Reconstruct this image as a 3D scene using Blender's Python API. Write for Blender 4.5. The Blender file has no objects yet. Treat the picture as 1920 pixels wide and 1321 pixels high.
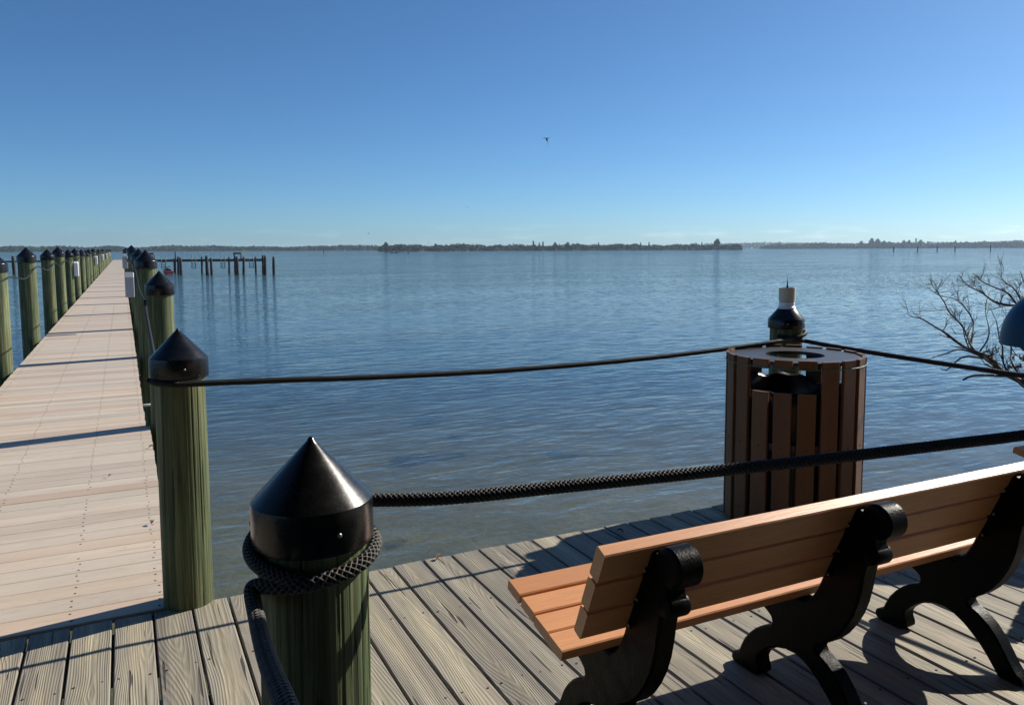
import bpy, math, random
import numpy as np
from mathutils import Vector, Matrix
random.seed(7); rng = np.random.default_rng(7)
PI = math.pi
scn = bpy.context.scene
col = scn.collection

# ------------------------------------------------------------------ camera
F_PX, CX, CY = 1480.0, 960.0, 600.0            # focal length and principal point for a 1920 x 1321 frame
YAW, PITCH, ROLL = math.radians(26.2), math.atan(134/1480), math.radians(0.2)
EYE = Vector((0, 0, 1.47))
_r0 = Vector((math.cos(YAW), -math.sin(YAW), 0))
FW = Vector((math.sin(YAW)*math.cos(PITCH), math.cos(YAW)*math.cos(PITCH), -math.sin(PITCH)))
_u0 = _r0.cross(FW)
UP = _u0*math.cos(ROLL) + _r0*math.sin(ROLL)
RT = _r0*math.cos(ROLL) - _u0*math.sin(ROLL)
def ray(x, y): return FW + RT*((x-CX)/F_PX) - UP*((y-CY)/F_PX)
def at_depth(x, y, d): return EYE + ray(x, y)*d
def on_z(x, y, z):
    d = ray(x, y); return EYE + d*((z-EYE.z)/d.z)
cam_d = bpy.data.cameras.new('camera')
cam_d.sensor_width = 36.0; cam_d.lens = 36.0*F_PX/1920
cam_d.shift_y = -(660.5-CY)/1920
cam_d.clip_start = 0.05; cam_d.clip_end = 60000
cam = bpy.data.objects.new('camera', cam_d); col.objects.link(cam)
cam.matrix_world = Matrix(((RT.x, UP.x, -FW.x, EYE.x), (RT.y, UP.y, -FW.y, EYE.y), (RT.z, UP.z, -FW.z, EYE.z), (0, 0, 0, 1)))
scn.camera = cam
WATER_Z = -1.7

# ------------------------------------------------------------------ light
SUN_EL, SUN_AZ = math.radians(33), math.radians(8.5)      # azimuth measured from +X towards +Y
to_sun = Vector((math.cos(SUN_EL)*math.cos(SUN_AZ), math.cos(SUN_EL)*math.sin(SUN_AZ), math.sin(SUN_EL)))
sd = bpy.data.lights.new('sun', 'SUN'); sd.energy = 5.0; sd.angle = math.radians(0.5); sd.color = (1.0, 0.93, 0.83)
so = bpy.data.objects.new('sun', sd); col.objects.link(so)
so.rotation_euler = to_sun.to_track_quat('Z', 'Y').to_euler()
world = bpy.data.worlds.new('World'); scn.world = world; world.use_nodes = True
wt = world.node_tree
for n in list(wt.nodes): wt.nodes.remove(n)
wo = wt.nodes.new('ShaderNodeOutputWorld'); bg = wt.nodes.new('ShaderNodeBackground'); sky = wt.nodes.new('ShaderNodeTexSky')
sky.sky_type = 'NISHITA'; sky.sun_disc = False
sky.sun_elevation = SUN_EL; sky.sun_rotation = PI/2 - SUN_AZ
sky.air_density = 0.7; sky.dust_density = 0.4; sky.ozone_density = 10.0; sky.altitude = 0
bg.inputs['Strength'].default_value = 0.078
tint = wt.nodes.new('ShaderNodeMix'); tint.data_type = 'RGBA'; tint.blend_type = 'MULTIPLY'; tint.inputs[0].default_value = 1.0
tint.inputs[7].default_value = (0.97, 1.07, 0.98, 1)
wt.links.new(sky.outputs[0], tint.inputs[6])
def wn(typ, **kw):
    n = wt.nodes.new('ShaderNode'+typ)
    for k, v in kw.items(): setattr(n, k, v)
    return n
geo_ = wn('TexCoord'); sep = wn('SeparateXYZ'); wt.links.new(geo_.outputs[0], sep.inputs[0])
mp = wn('Mapping'); mp.inputs['Scale'].default_value = (9, 9, 62); wt.links.new(geo_.outputs[0], mp.inputs[0])
cn = wn('TexNoise'); cn.inputs['Scale'].default_value = 1.6; cn.inputs['Detail'].default_value = 6; cn.inputs['Roughness'].default_value = .6; wt.links.new(mp.outputs[0], cn.inputs[0])
cm = wn('MapRange'); cm.inputs[1].default_value = .52; cm.inputs[2].default_value = .72; wt.links.new(cn.outputs[0], cm.inputs[0])
e1 = wn('MapRange'); e1.inputs[1].default_value = .006; e1.inputs[2].default_value = .012; wt.links.new(sep.outputs[2], e1.inputs[0])
e2 = wn('MapRange'); e2.inputs[1].default_value = .018; e2.inputs[2].default_value = .032; e2.inputs[3].default_value = 1; e2.inputs[4].default_value = 0; wt.links.new(sep.outputs[2], e2.inputs[0])
m1 = wn('Math', operation='MULTIPLY'); wt.links.new(e1.outputs[0], m1.inputs[0]); wt.links.new(e2.outputs[0], m1.inputs[1])
m2 = wn('Math', operation='MULTIPLY'); wt.links.new(m1.outputs[0], m2.inputs[0]); wt.links.new(cm.outputs[0], m2.inputs[1])
m3 = wn('Math', operation='MULTIPLY'); wt.links.new(m2.outputs[0], m3.inputs[0]); m3.inputs[1].default_value = .8
cl = wn('Mix', data_type='RGBA', blend_type='MIX'); wt.links.new(m3.outputs[0], cl.inputs[0]); wt.links.new(tint.outputs[2], cl.inputs[6])
hs = wn('Mix', data_type='RGBA', blend_type='MULTIPLY'); hs.inputs[0].default_value = 1; hs.inputs[7].default_value = (1.45, 1.25, 1.2, 1); wt.links.new(tint.outputs[2], hs.inputs[6])
wt.links.new(hs.outputs[2], cl.inputs[7]); wt.links.new(cl.outputs[2], bg.inputs[0]); wt.links.new(bg.outputs[0], wo.inputs[0])
scn.view_settings.view_transform = 'Standard'; scn.view_settings.look = 'None'
scn.view_settings.exposure = 0.5; scn.view_settings.gamma = 1.0
scn.cycles.max_bounces = 8; scn.cycles.transparent_max_bounces = 12; scn.cycles.volume_bounces = 0
scn.cycles.sample_clamp_indirect = 4.0
scn.cycles.use_denoising = True

# ------------------------------------------------------------------ node helper
class NT:
    def __init__(s, name):
        s.m = bpy.data.materials.new(name); s.m.use_nodes = True; s.t = s.m.node_tree
        for n in list(s.t.nodes): s.t.nodes.remove(n)
        s.out = s.t.nodes.new('ShaderNodeOutputMaterial')
    def put(s, sock, v):
        if v is None: return
        if isinstance(v, bpy.types.NodeSocket): s.t.links.new(v, sock)
        elif isinstance(v, (tuple, list)) and len(v) == 3 and sock.type == 'RGBA': sock.default_value = (*v, 1)
        else: sock.default_value = v
    def n(s, typ, outp=0, props=None, **ins):
        nd = s.t.nodes.new('ShaderNode'+typ)
        for k, v in (props or {}).items(): setattr(nd, k, v)
        for k, v in ins.items():
            key = int(k[1:]) if k[0] == '_' else k.replace('_', ' ')
            s.put(nd.inputs[key], v)
        return nd.outputs[outp]
    def math(s, op, a, b=None, c=None, clamp=False):
        return s.n('Math', props={'operation': op, 'use_clamp': clamp}, _0=a, _1=b, _2=c)
    def vmath(s, op, a, b=None): return s.n('VectorMath', props={'operation': op}, _0=a, _1=b)
    def mapping(s, v, scale=(1, 1, 1), loc=(0, 0, 0), rot=(0, 0, 0)): return s.n('Mapping', Vector=v, Scale=scale, Location=loc, Rotation=rot)
    def noise(s, v, scale=1.0, detail=3.0, rough=.5, dist=0.0): return s.n('TexNoise', Vector=v, Scale=scale, Detail=detail, Roughness=rough, Distortion=dist)
    def ramp(s, f, stops):
        nd = s.t.nodes.new('ShaderNodeValToRGB'); el = nd.color_ramp.elements
        while len(el) < len(stops): el.new(.5)
        for e, (p, c) in zip(el, stops):
            e.position = p; e.color = (*c, 1) if not isinstance(c, (int, float)) else (c, c, c, 1)
        s.t.links.new(f, nd.inputs[0]); return nd.outputs[0]
    def mix(s, f, a, b, mode='MIX'):
        nd = s.t.nodes.new('ShaderNodeMix'); nd.data_type = 'RGBA'; nd.blend_type = mode
        s.put(nd.inputs[0], f); s.put(nd.inputs[6], a); s.put(nd.inputs[7], b); return nd.outputs[2]
    def maprange(s, v, a, b, c=0.0, d=1.0): return s.n('MapRange', Value=v, _1=a, _2=b, _3=c, _4=d)
    def attr(s, name, outp=1): return s.n('Attribute', outp=outp, props={'attribute_name': name})
    def objco(s): return s.n('TexCoord', outp=3)
    def bump(s, h, strength=1.0, dist=1.0, normal=None): return s.n('Bump', Height=h, Strength=strength, Distance=dist, Normal=normal)
    def bsdf(s, color, rough=.6, normal=None, **kw):
        b = s.n('BsdfPrincipled', Base_Color=color, Roughness=rough, Normal=normal, **kw)
        s.t.links.new(b, s.out.inputs[0]); return s.m

def simple(name, c, rough=.6, bump=0.0, bscale=200.0, var=.15, **kw):
    t = NT(name); co = t.objco()
    nz = t.noise(co, bscale*.12, 4)
    cc = t.mix(nz, tuple(x*(1-var) for x in c), tuple(min(1, x*(1+var)) for x in c))
    nm = t.bump(t.noise(co, bscale, 3), bump, .002) if bump else None
    return t.bsdf(cc, rough, nm, **kw)

# weathered pine deck boards. board-local coordinates come in the attribute 'bco', a random number per board in 'rnd'
def mat_deck():
    t = NT('weathered_pine'); bco = t.attr('bco'); rnd = t.attr('rnd', 2)
    off = t.n('CombineXYZ', X=t.math('MULTIPLY', rnd, 13.7), Y=t.math('MULTIPLY', rnd, 57.3), Z=t.math('MULTIPLY', rnd, 31.1))
    p = t.vmath('ADD', bco, off)
    sx = t.n('SeparateXYZ', Vector=bco)
    # growth rings of a log the board was sawn from
    wob = t.noise(t.mapping(p, (9, 9, .9)), 1, 2)
    wob2 = t.noise(t.mapping(p, (3, 3, .55)), 1, 2)
    cx = t.math('ADD', sx, t.math('MULTIPLY', t.math('SUBTRACT', t.math('FRACT', t.math('MULTIPLY', rnd, 7.31)), .5), .16))
    cx = t.math('ADD', cx, t.math('MULTIPLY', t.math('SUBTRACT', wob, .5), .016))
    cz = t.math('ADD', .012, t.math('MULTIPLY', t.math('ABSOLUTE', t.math('SUBTRACT', wob2, .47)), .38))
    r = t.math('SQRT', t.math('ADD', t.math('MULTIPLY', cx, cx), t.math('MULTIPLY', cz, cz)))
    ring = t.math('SINE', t.math('MULTIPLY', r, 2*PI/.0075))
    ring = t.maprange(ring, -1, 1)
    ring = t.math('POWER', ring, 1.6)
    fib = t.noise(t.mapping(p, (330, 330, 5)), 1, 3, .6)
    streak = t.noise(t.mapping(p, (42, 42, .8)), 1, 4, .6)
    blot = t.noise(t.mapping(p, (9, 9, 2.2)), 1, 3)
    c = t.mix(t.maprange(streak, .3, .7), (.19, .170, .128), (.44, .405, .312))
    pat = t.ramp(blot, [(.40, 0.0), (.70, 1.0)])
    c = t.mix(t.math('MULTIPLY', pat, .55), c, (.52, .44, .29))
    rmod = t.maprange(t.noise(t.mapping(p, (14, 14, 1.1)), 1, 3, .6), .35, .7, .03, .30)
    c = t.mix(t.math('MULTIPLY', t.math('SUBTRACT', 1.0, ring), rmod), c, (.105, .09, .07))
    c = t.mix(t.maprange(fib, .42, .68, .0, .52), c, (.085, .077, .064))
    # darker edges, sapwood paler in the middle
    edge = t.math('ABSOLUTE', sx)
    c = t.mix(t.maprange(t.math('ADD', edge, t.math('MULTIPLY', t.math('SUBTRACT', blot, .5), .05)), .018, .060, 0, .72), c, t.mix(streak, (.145, .132, .115), (.285, .265, .228)))
    tone = t.math('FRACT', t.math('MULTIPLY', rnd, 17.77))
    c = t.mix(1.0, c, t.ramp(tone, [(0, (.78, .77, .76)), (.5, (.98, .96, .93)), (1, (1.12, 1.10, 1.02))]), 'MULTIPLY')
    # long drying checks
    ck = t.noise(t.mapping(p, (55, 55, 2.6)), 1, 1, .4)
    ckm = t.ramp(ck, [(.685, 0.0), (.71, 1.0)])
    c = t.mix(t.math('MULTIPLY', ckm, .8), c, (.025, .02, .016))
    # knots
    vo = t.n('TexVoronoi', Vector=t.mapping(p, (7, 7, 1.7)), Scale=1.0)
    kn = t.ramp(vo, [(.045, 1.0), (.10, 0.0)])
    c = t.mix(t.math('MULTIPLY', kn, .6), c, (.16, .105, .06))
    h = t.math('ADD', t.math('MULTIPLY', ring, .0009), t.math('MULTIPLY', fib, .0009))
    h = t.math('SUBTRACT', h, t.math('MULTIPLY', ckm, .003))
    return t.bsdf(c, .72, t.bump(h, .9, 1.0))

def mat_composite(name, c0, c1, c2, rough, gscale=1.0, axis=2, fine=.5, spec=.5):
    t = NT(name); bco = t.attr('bco'); rnd = t.attr('rnd', 2)
    off = t.n('CombineXYZ', X=t.math('MULTIPLY', rnd, 13.7), Y=t.math('MULTIPLY', rnd, 57.3), Z=t.math('MULTIPLY', rnd, 91.1))
    p = t.vmath('ADD', bco, off)
    g = t.noise(t.mapping(p, (260*gscale, 260*gscale, 14*gscale)), 1, 3, .6)
    st = t.noise(t.mapping(p, (26, 26, .5)), 1, 4, .6)
    bl = t.noise(t.mapping(p, (5, 5, 1.1)), 1, 4, .55)
    c = t.mix(st, c0, c1)
    c = t.mix(t.ramp(bl, [(.42, 0.0), (.75, .8)]), c, c2)
    tone = t.math('FRACT', t.math('MULTIPLY', rnd, 17.77))
    c = t.mix(1.0, c, t.ramp(tone, [(0, (.82, .80, .79)), (.3, (.95, .93, .92)), (1, (1.06, 1.06, 1.06))]), 'MULTIPLY')
    c = t.mix(t.math('MULTIPLY', t.maprange(g, .4, .7), fine), c, tuple(x*.62 for x in c0))
    if name == 'pale_composite':
        hue = t.math('FRACT', t.math('MULTIPLY', rnd, 41.3))
        c = t.mix(1.0, c, t.ramp(hue, [(0, (.95, .86, .79)), (.22, (.99, .94, .88)), (.5, (.99, 1.0, .98)), (.75, (.96, .98, .97)), (1, (1.04, 1.02, .98))]), 'MULTIPLY')
        gr = t.noise(t.mapping(p, (16, 16, 4), loc=(3, 1, 7)), 1, 6, .7)
        c = t.mix(t.ramp(gr, [(.56, 0.0), (.78, .55)]), c, (.27, .215, .17))
        sp = t.noise(t.mapping(p, (60, 60, 42)), 1, 2, .6)
        c = t.mix(t.ramp(sp, [(.73, 0.0), (.76, .6)]), c, (.16, .12, .09))
    return t.bsdf(c, rough, t.bump(t.math('MULTIPLY', g, .0011), .9, 1.0), Specular_IOR_Level=spec)

def mat_pile(name='treated_pile_wood'):
    t = NT(name); co = t.objco(); rn = t.n('ObjectInfo', outp=5)
    off = t.n('CombineXYZ', X=t.math('MULTIPLY', rn, 13.7), Y=t.math('MULTIPLY', rn, 57.3), Z=t.math('MULTIPLY', rn, 31.1))
    p = t.vmath('ADD', co, off)
    st = t.noise(t.mapping(p, (34, 34, .8)), 1, 6, .68)
    st2 = t.noise(t.mapping(p, (150, 150, 3.2)), 1, 4, .65)
    bl = t.noise(t.mapping(p, (5, 5, 1.6)), 1, 4)
    c = t.ramp(st, [(.33, (.024, .041, .018)), (.5, (.075, .102, .045)), (.67, (.24, .26, .125))])
    c = t.mix(t.ramp(bl, [(.45, 0.0), (.7, .55)]), c, (.14, .13, .055))
    c = t.mix(t.maprange(st2, .47, .68, 0, .75), c, (.030, .038, .017))
    ck = t.ramp(t.noise(t.mapping(p, (46, 46, 1.7)), 1, 1.5, .5), [(.655, 0.0), (.685, 1.0)])
    c = t.mix(t.math('MULTIPLY', ck, .85), c, (.018, .02, .01))
    vo = t.n('TexVoronoi', Vector=t.mapping(p, (6, 6, 1.8)), Scale=1.0)
    kn = t.ramp(vo, [(.05, 1.0), (.11, 0.0)])
    c = t.mix(t.math('MULTIPLY', kn, .7), c, (.13, .065, .03))
    h = t.math('SUBTRACT', t.math('ADD', t.math('MULTIPLY', st2, .0022), t.math('MULTIPLY', st, .003)), t.math('MULTIPLY', ck, .004))
    return t.bsdf(c, .7, t.bump(h, .9, 1.0), Specular_IOR_Level=.3)

def mat_cap():
    t = NT('black_plastic'); co = t.objco(); rn = t.n('ObjectInfo', outp=5)
    p = t.vmath('ADD', co, t.n('CombineXYZ', X=t.math('MULTIPLY', rn, 9.0), Y=t.math('MULTIPLY', rn, 5.0)))
    dn = t.noise(p, 26, 5, .6)
    sc = t.noise(t.mapping(p, (40, 40, 9)), 6, 4, .7)
    c = t.mix(t.ramp(dn, [(.5, 0.0), (.8, .5)]), (.0045, .0045, .005), (.013, .0125, .012))
    rg = t.math('ADD', t.maprange(dn, .3, .75, .21, .30), t.maprange(sc, .5, .8, 0, .08))
    return t.bsdf(c, rg, t.bump(dn, .25, .0012), Specular_IOR_Level=.42)

def mat_rope(name='black_rope', c=(.048, .045, .041), spec=.4):
    t = NT(name); co = t.objco()
    f = t.noise(co, 900, 3, .7)
    cc = t.mix(t.ramp(f, [(.45, 0.0), (.75, 1.0)]), c, tuple(x*3.0 for x in c))
    return t.bsdf(cc, .58, t.bump(f, .6, .0015), Specular_IOR_Level=spec)

def mat_iron():
    t = NT('black_cast_iron'); co = t.objco()
    b = t.noise(co, 140, 4, .6); b2 = t.noise(co, 22, 3)
    c = t.mix(t.ramp(b2, [(.5, 0.0), (.8, 1.0)]), (.002, .0022, .0022), (.005, .0054, .005))
    return t.bsdf(c, t.maprange(b2, .3, .7, .32, .5), t.bump(b, .5, .0030), Specular_IOR_Level=.07)

def mat_water():
    t = NT('bay_water'); co = t.objco()
    sp = t.n('SeparateXYZ', Vector=co); X = sp; Y = t.t.nodes[sp.node.name].outputs[1]
    dist = t.n('VectorMath', outp=1, props={'operation': 'LENGTH'}, _0=co)
    a1, a2, a3 = math.radians(14), math.radians(-22), math.radians(38)
    warp = t.n('TexNoise', outp=1, Vector=co, Scale=.35, Detail=2.0)
    cw = t.vmath('ADD', co, t.n('VectorMath', props={'operation': 'SCALE'}, _0=t.vmath('SUBTRACT', warp, (.5, .5, .5)), Scale=1.1))
    n1 = t.noise(t.mapping(cw, (.50, 2.05, 1), rot=(0, 0, a1)), 1, 2.5, .5)
    n2 = t.noise(t.mapping(cw, (.75, 2.9, 1), loc=(7, 3, 0), rot=(0, 0, a2)), 1, 2.0, .5)
    n3 = t.noise(t.mapping(co, (2.8, 5.2, 1), rot=(0, 0, a3)), 1, 3, .55)
    n4 = t.noise(t.mapping(co, (.05, .14, 1), rot=(0, 0, a2)), 1, 3, .5)
    gust = t.maprange(n4, .3, .7, .6, 1.25)
    # crests are sharper than troughs
    s1 = t.math('SUBTRACT', 1.0, t.math('ABSOLUTE', t.math('MULTIPLY', t.math('SUBTRACT', n1, .5), 2.4)))
    s2 = t.math('SUBTRACT', 1.0, t.math('ABSOLUTE', t.math('MULTIPLY', t.math('SUBTRACT', n2, .5), 2.4)))
    calm = t.maprange(dist, 3.5, 40.0, .6, 1.5)
    h = t.math('ADD', t.math('ADD', t.math('MULTIPLY', s1, .012), t.math('MULTIPLY', s2, .010)), t.math('ADD', t.math('MULTIPLY', n1, .030), t.math('MULTIPLY', n3, .022)))
    h = t.math('MULTIPLY', t.math('MULTIPLY', h, gust), calm)
    nb = t.bump(h, 1.0, 1.0)
    # fine chop, added as slopes so that far water keeps its roughness
    c1 = t.n('TexNoise', outp=1, Vector=t.mapping(co, (1.5, 4.2, 1), rot=(0, 0, a1)), Scale=1.0, Detail=4.0, Roughness=.6)
    c1 = t.vmath('MULTIPLY', t.vmath('SUBTRACT', c1, (.5, .5, .5)), (.8, 1.0, 0.0))
    ks = t.math('MULTIPLY', gust, t.math('ADD', t.maprange(dist, 6.0, 40.0, .12, .42), t.maprange(dist, 34.0, 100.0, .0, 2.1)))
    nb = t.vmath('NORMALIZE', t.vmath('ADD', nb, t.n('VectorMath', props={'operation': 'SCALE'}, _0=c1, Scale=ks)))
    fr = t.n('Fresnel', IOR=t.math('SUBTRACT', 1.333, t.math('MULTIPLY', t.n('NewGeometry', outp=6), .332)), Normal=nb)
    gl = t.n('BsdfGlossy', Color=(1, 1, 1), Roughness=.06, Normal=nb)
    deep = t.maprange(t.math('ADD', dist, t.math('MULTIPLY', t.noise(co, .25, 3), 6.0)), 13.0, 42.0, .10, .97)
    body = t.n('BsdfDiffuse', Color=(.036, .080, .098))
    clear = t.n('BsdfTransparent', Color=(.82, .83, .74))
    under = t.n('MixShader', _0=deep, _1=clear, _2=body)
    mx = t.n('MixShader', _0=fr, _1=under, _2=gl)
    t.t.links.new(mx, t.out.inputs[0]); return t.m

def mat_seabed():
    t = NT('sandy_seabed'); co = t.objco()
    a = t.noise(co, .9, 5, .6); b = t.noise(co, 6, 5, .65); g = t.noise(t.mapping(co, (1, 1, 1), loc=(4, 9, 0)), .55, 3, .5)
    c = t.ramp(a, [(.3, (.085, .088, .066)), (.55, (.135, .135, .10)), (.75, (.19, .183, .14))])
    c = t.mix(t.ramp(b, [(.4, 0.0), (.75, .55)]), c, (.07, .08, .055))
    c = t.mix(t.ramp(g, [(.60, 0.0), (.64, .85)]), c, (.022, .032, .035))
    return t.bsdf(c, .9, t.bump(b, .6, .05))

def mat_leaf(name, c0, c1):
    t = NT(name); co = t.objco(); rn = t.attr('rnd', 2)
    c = t.mix(rn, c0, c1)
    return t.bsdf(c, .75, None, Specular_IOR_Level=.2)

M = {}
M['deck'] = mat_deck()
M['pier'] = mat_composite('pale_composite', (.51, .435, .352), (.65, .565, .465), (.46, .375, .295), .47, 1.0, fine=.22, spec=.5)
M['bench'] = mat_composite('brown_composite', (.57, .262, .106), (.66, .31, .132), (.52, .232, .092), .45, .8, fine=.42, spec=.5)
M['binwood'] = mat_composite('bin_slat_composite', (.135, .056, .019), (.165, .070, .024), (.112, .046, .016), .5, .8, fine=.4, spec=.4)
M['pile'] = mat_pile(); M['cap'] = mat_cap(); M['rope'] = mat_rope(); M['iron'] = mat_iron()
M['darkrope'] = mat_rope('tarred_rope', (.016, .0158, .0155), .18)
M['oldrope'] = mat_rope('grey_rope', (.014, .017, .013), .1)
M['water'] = mat_water(); M['seabed'] = mat_seabed()
M['under'] = simple('dark_framing_wood', (.05, .045, .035), .8, .5)
M['steel'] = simple('screw_steel', (.30, .29, .27), .35, Metallic=.8)
M['rust'] = simple('rusty_screw', (.05, .035, .025), .7)
M['white'] = simple('white_plastic', (.72, .73, .74), .4, var=.05)
M['shadedbox'] = simple('shade_toned_white_plastic', (.36, .37, .39), .5, var=.06)  # white of the right-row boxes with their shade mixed into the colour
M['blackbag'] = simple('black_bag_plastic', (.010, .010, .011), .3, .8, 60)
M['blackmetal'] = simple('black_sheet_metal', (.022, .022, .024), .42, .1, 300)
M['green'] = simple('green_cord', (.03, .17, .10), .5)
M['oldwood'] = simple('wet_dark_wood', (.016, .019, .019), .8, .6, 30, .4)
M['darkbeam'] = simple('dock_beam_wood', (.06, .065, .062), .8, .4, 30, .3)
M['galv'] = simple('dull_aluminium', (.10, .11, .12), .5, Metallic=.3)
M['blue'] = simple('dark_blue_enamel', (.006, .050, .105), .45, .1, 90, Specular_IOR_Level=.25)
M['red'] = simple('red_gelcoat', (.38, .035, .03), .35)
M['blackrub'] = simple('black_vinyl', (.012, .012, .014), .5)
M['bark'] = simple('dark_bark', (.055, .046, .040), .85, .8, 120, .35)
M['fray'] = simple('frayed_red_yarn', (.35, .10, .06), .8)
M['cream'] = simple('cloudy_lens', (.52, .50, .40), .35, .1, 80)
M['feather'] = simple('dark_feathers', (.008, .008, .009), .8)
M['hullgrey'] = simple('grey_hull_paint', (.18, .20, .21), .5)
M['sand'] = simple('shore_mud', (.055, .058, .036), .9, .3, 2)

# ------------------------------------------------------------------ mesh builder
class MB:
    def __init__(s): s.v = []; s.f = []; s.m = []; s.sm = []; s.b = []; s.r = []
    def _add(s, vs, fs, mat=0, smooth=False, bco=None, rnd=0.0):
        o = len(s.v); s.v += [tuple(x) for x in vs]
        s.b += [tuple(x) for x in (bco if bco is not None else vs)]
        s.r += [rnd]*len(vs)
        for f in fs: s.f.append([o+i for i in f]); s.m.append(mat); s.sm.append(smooth)
        return o
    def bar(s, o, dw, dt, dl, w, t, l, ch=.003, mat=0, rnd=None, segs=1, warp=None):
        """a board: centre of its start face o, unit axes for width, thickness, length"""
        o, dw, dt, dl = Vector(o), Vector(dw), Vector(dt), Vector(dl)
        a, b = w/2, t/2; c = min(ch, a*.5, b*.5)
        prof = [(-a+c, -b), (a-c, -b), (a, -b+c), (a, b-c), (a-c, b), (-a+c, b), (-a, b-c), (-a, -b+c)]
        rnd = random.random() if rnd is None else rnd
        vs, bc = [], []
        for i in range(segs+1):
            L = l*i/segs
            for (x, y) in prof:
                q = o + dw*x + dt*y + dl*L
                if warp: q = q + warp(x, L)
                vs.append(q); bc.append((x, y, L))
        n = 8; fs = []
        for i in range(segs):
            for k in range(n): fs.append([i*n+k, i*n+(k+1) % n, (i+1)*n+(k+1) % n, (i+1)*n+k])
        fs.append(list(range(n))[::-1]); fs.append([segs*n+k for k in range(n)])
        if dw.cross(dt).dot(dl) < 0: fs = [f[::-1] for f in fs]
        s._add(vs, fs, mat, False, bc, rnd)
    def box(s, c, size, mat=0, ch=.004, rnd=None):
        s.bar((c[0], c[1], c[2]-size[2]/2), (1, 0, 0), (0, 1, 0), (0, 0, 1), size[0], size[1], size[2], ch, mat, rnd)
    def lathe(s, c, prof, n=32, mat=0, smooth=True, axis='z', jit=None):
        """prof: list of (radius, height)"""
        vs, fs = [], []
        for (r, h) in prof:
            for k in range(n):
                a = 2*PI*k/n; rr = r*(1+(jit(a, h) if jit else 0))
                p = (rr*math.cos(a), rr*math.sin(a), h)
                if axis == 'x': p = (p[2], p[0], p[1])
                vs.append((c[0]+p[0], c[1]+p[1], c[2]+p[2]))
        m = len(prof)
        for i in range(m-1):
            for k in range(n): fs.append([i*n+k, i*n+(k+1) % n, (i+1)*n+(k+1) % n, (i+1)*n+k])
        if prof[0][0] > 1e-4: fs.append(list(range(n))[::-1])
        if prof[-1][0] > 1e-4: fs.append([(m-1)*n+k for k in range(n)])
        s._add(vs, fs, mat, smooth)
    def tube(s, pts, rad, n=12, mat=0, braid=None, cap=True):
        """pts: list of Vector, rad: number or list; braid=(count, pitch, depth)"""
        pts = [Vector(p) for p in pts]; m = len(pts)
        rad = [rad]*m if isinstance(rad, (int, float)) else rad
        T = [(pts[min(i+1, m-1)]-pts[max(i-1, 0)]).normalized() for i in range(m)]
        nrm = T[0].orthogonal().normalized(); vs, fs = [], []; S = 0
        for i in range(m):
            if i: S += (pts[i]-pts[i-1]).length
            nrm = (nrm - T[i]*nrm.dot(T[i])).normalized(); bn = T[i].cross(nrm)
            for k in range(n):
                a = 2*PI*k/n; r = rad[i]
                if braid:
                    q = 2*PI*S/braid[1]
                    r *= 1 + braid[2]*(max(math.sin(braid[0]*a+q), math.sin(braid[0]*a-q+.6))-.55)
                vs.append(pts[i] + nrm*(r*math.cos(a)) + bn*(r*math.sin(a)))
        for i in range(m-1):
            for k in range(n): fs.append([i*n+k, i*n+(k+1) % n, (i+1)*n+(k+1) % n, (i+1)*n+k])
        if cap: fs.append(list(range(n))[::-1]); fs.append([(m-1)*n+k for k in range(n)])
        s._add(vs, fs, mat, True)
    def prism(s, outline, axis_x0, axis_x1, ch=.006, mat=0):
        """outline: closed list of (y, z), counter-clockwise seen from -X or any; extruded along X with chamfered rims"""
        P = [Vector(p) for p in outline]; n = len(P)
        area = sum(P[i].x*P[(i+1) % n].y-P[(i+1) % n].x*P[i].y for i in range(n))
        if area < 0: P = P[::-1]
        ins = []
        for i in range(n):
            e0 = (P[i]-P[i-1]).normalized(); e1 = (P[(i+1) % n]-P[i]).normalized()
            nn = Vector((-(e0.y+e1.y), e0.x+e1.x))
            nn = nn.normalized() if nn.length > 1e-6 else Vector((-e0.y, e0.x))
            ins.append(P[i]+nn*ch)
        rings = [(axis_x0, ins), (axis_x0+ch, P), (axis_x1-ch, P), (axis_x1, ins)]
        vs = [(x, p.x, p.y) for x, pp in rings for p in pp]; fs = []
        for j in range(3):
            for i in range(n): fs.append([j*n+i, j*n+(i+1) % n, (j+1)*n+(i+1) % n, (j+1)*n+i])
        fs.append([i for i in range(n)][::-1]); fs.append([3*n+i for i in range(n)])
        s._add(vs, fs, mat, False)
    def build(s, name, mats, parent=None, auto=None):
        me = bpy.data.meshes.new(name); me.from_pydata(s.v, [], s.f)
        for m in (mats if isinstance(mats, (list, tuple)) else [mats]): me.materials.append(m)
        me.polygons.foreach_set('material_index', s.m); me.polygons.foreach_set('use_smooth', s.sm)
        a = me.attributes.new('bco', 'FLOAT_VECTOR', 'POINT'); a.data.foreach_set('vector', np.array(s.b, dtype=np.float32).ravel())
        a = me.attributes.new('rnd', 'FLOAT', 'POINT'); a.data.foreach_set('value', np.array(s.r, dtype=np.float32))
        me.update()
        if auto: me.set_sharp_from_angle(angle=math.radians(auto))
        o = bpy.data.objects.new(name, me); col.objects.link(o)
        if parent is not None: o.parent = parent
        return o

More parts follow.
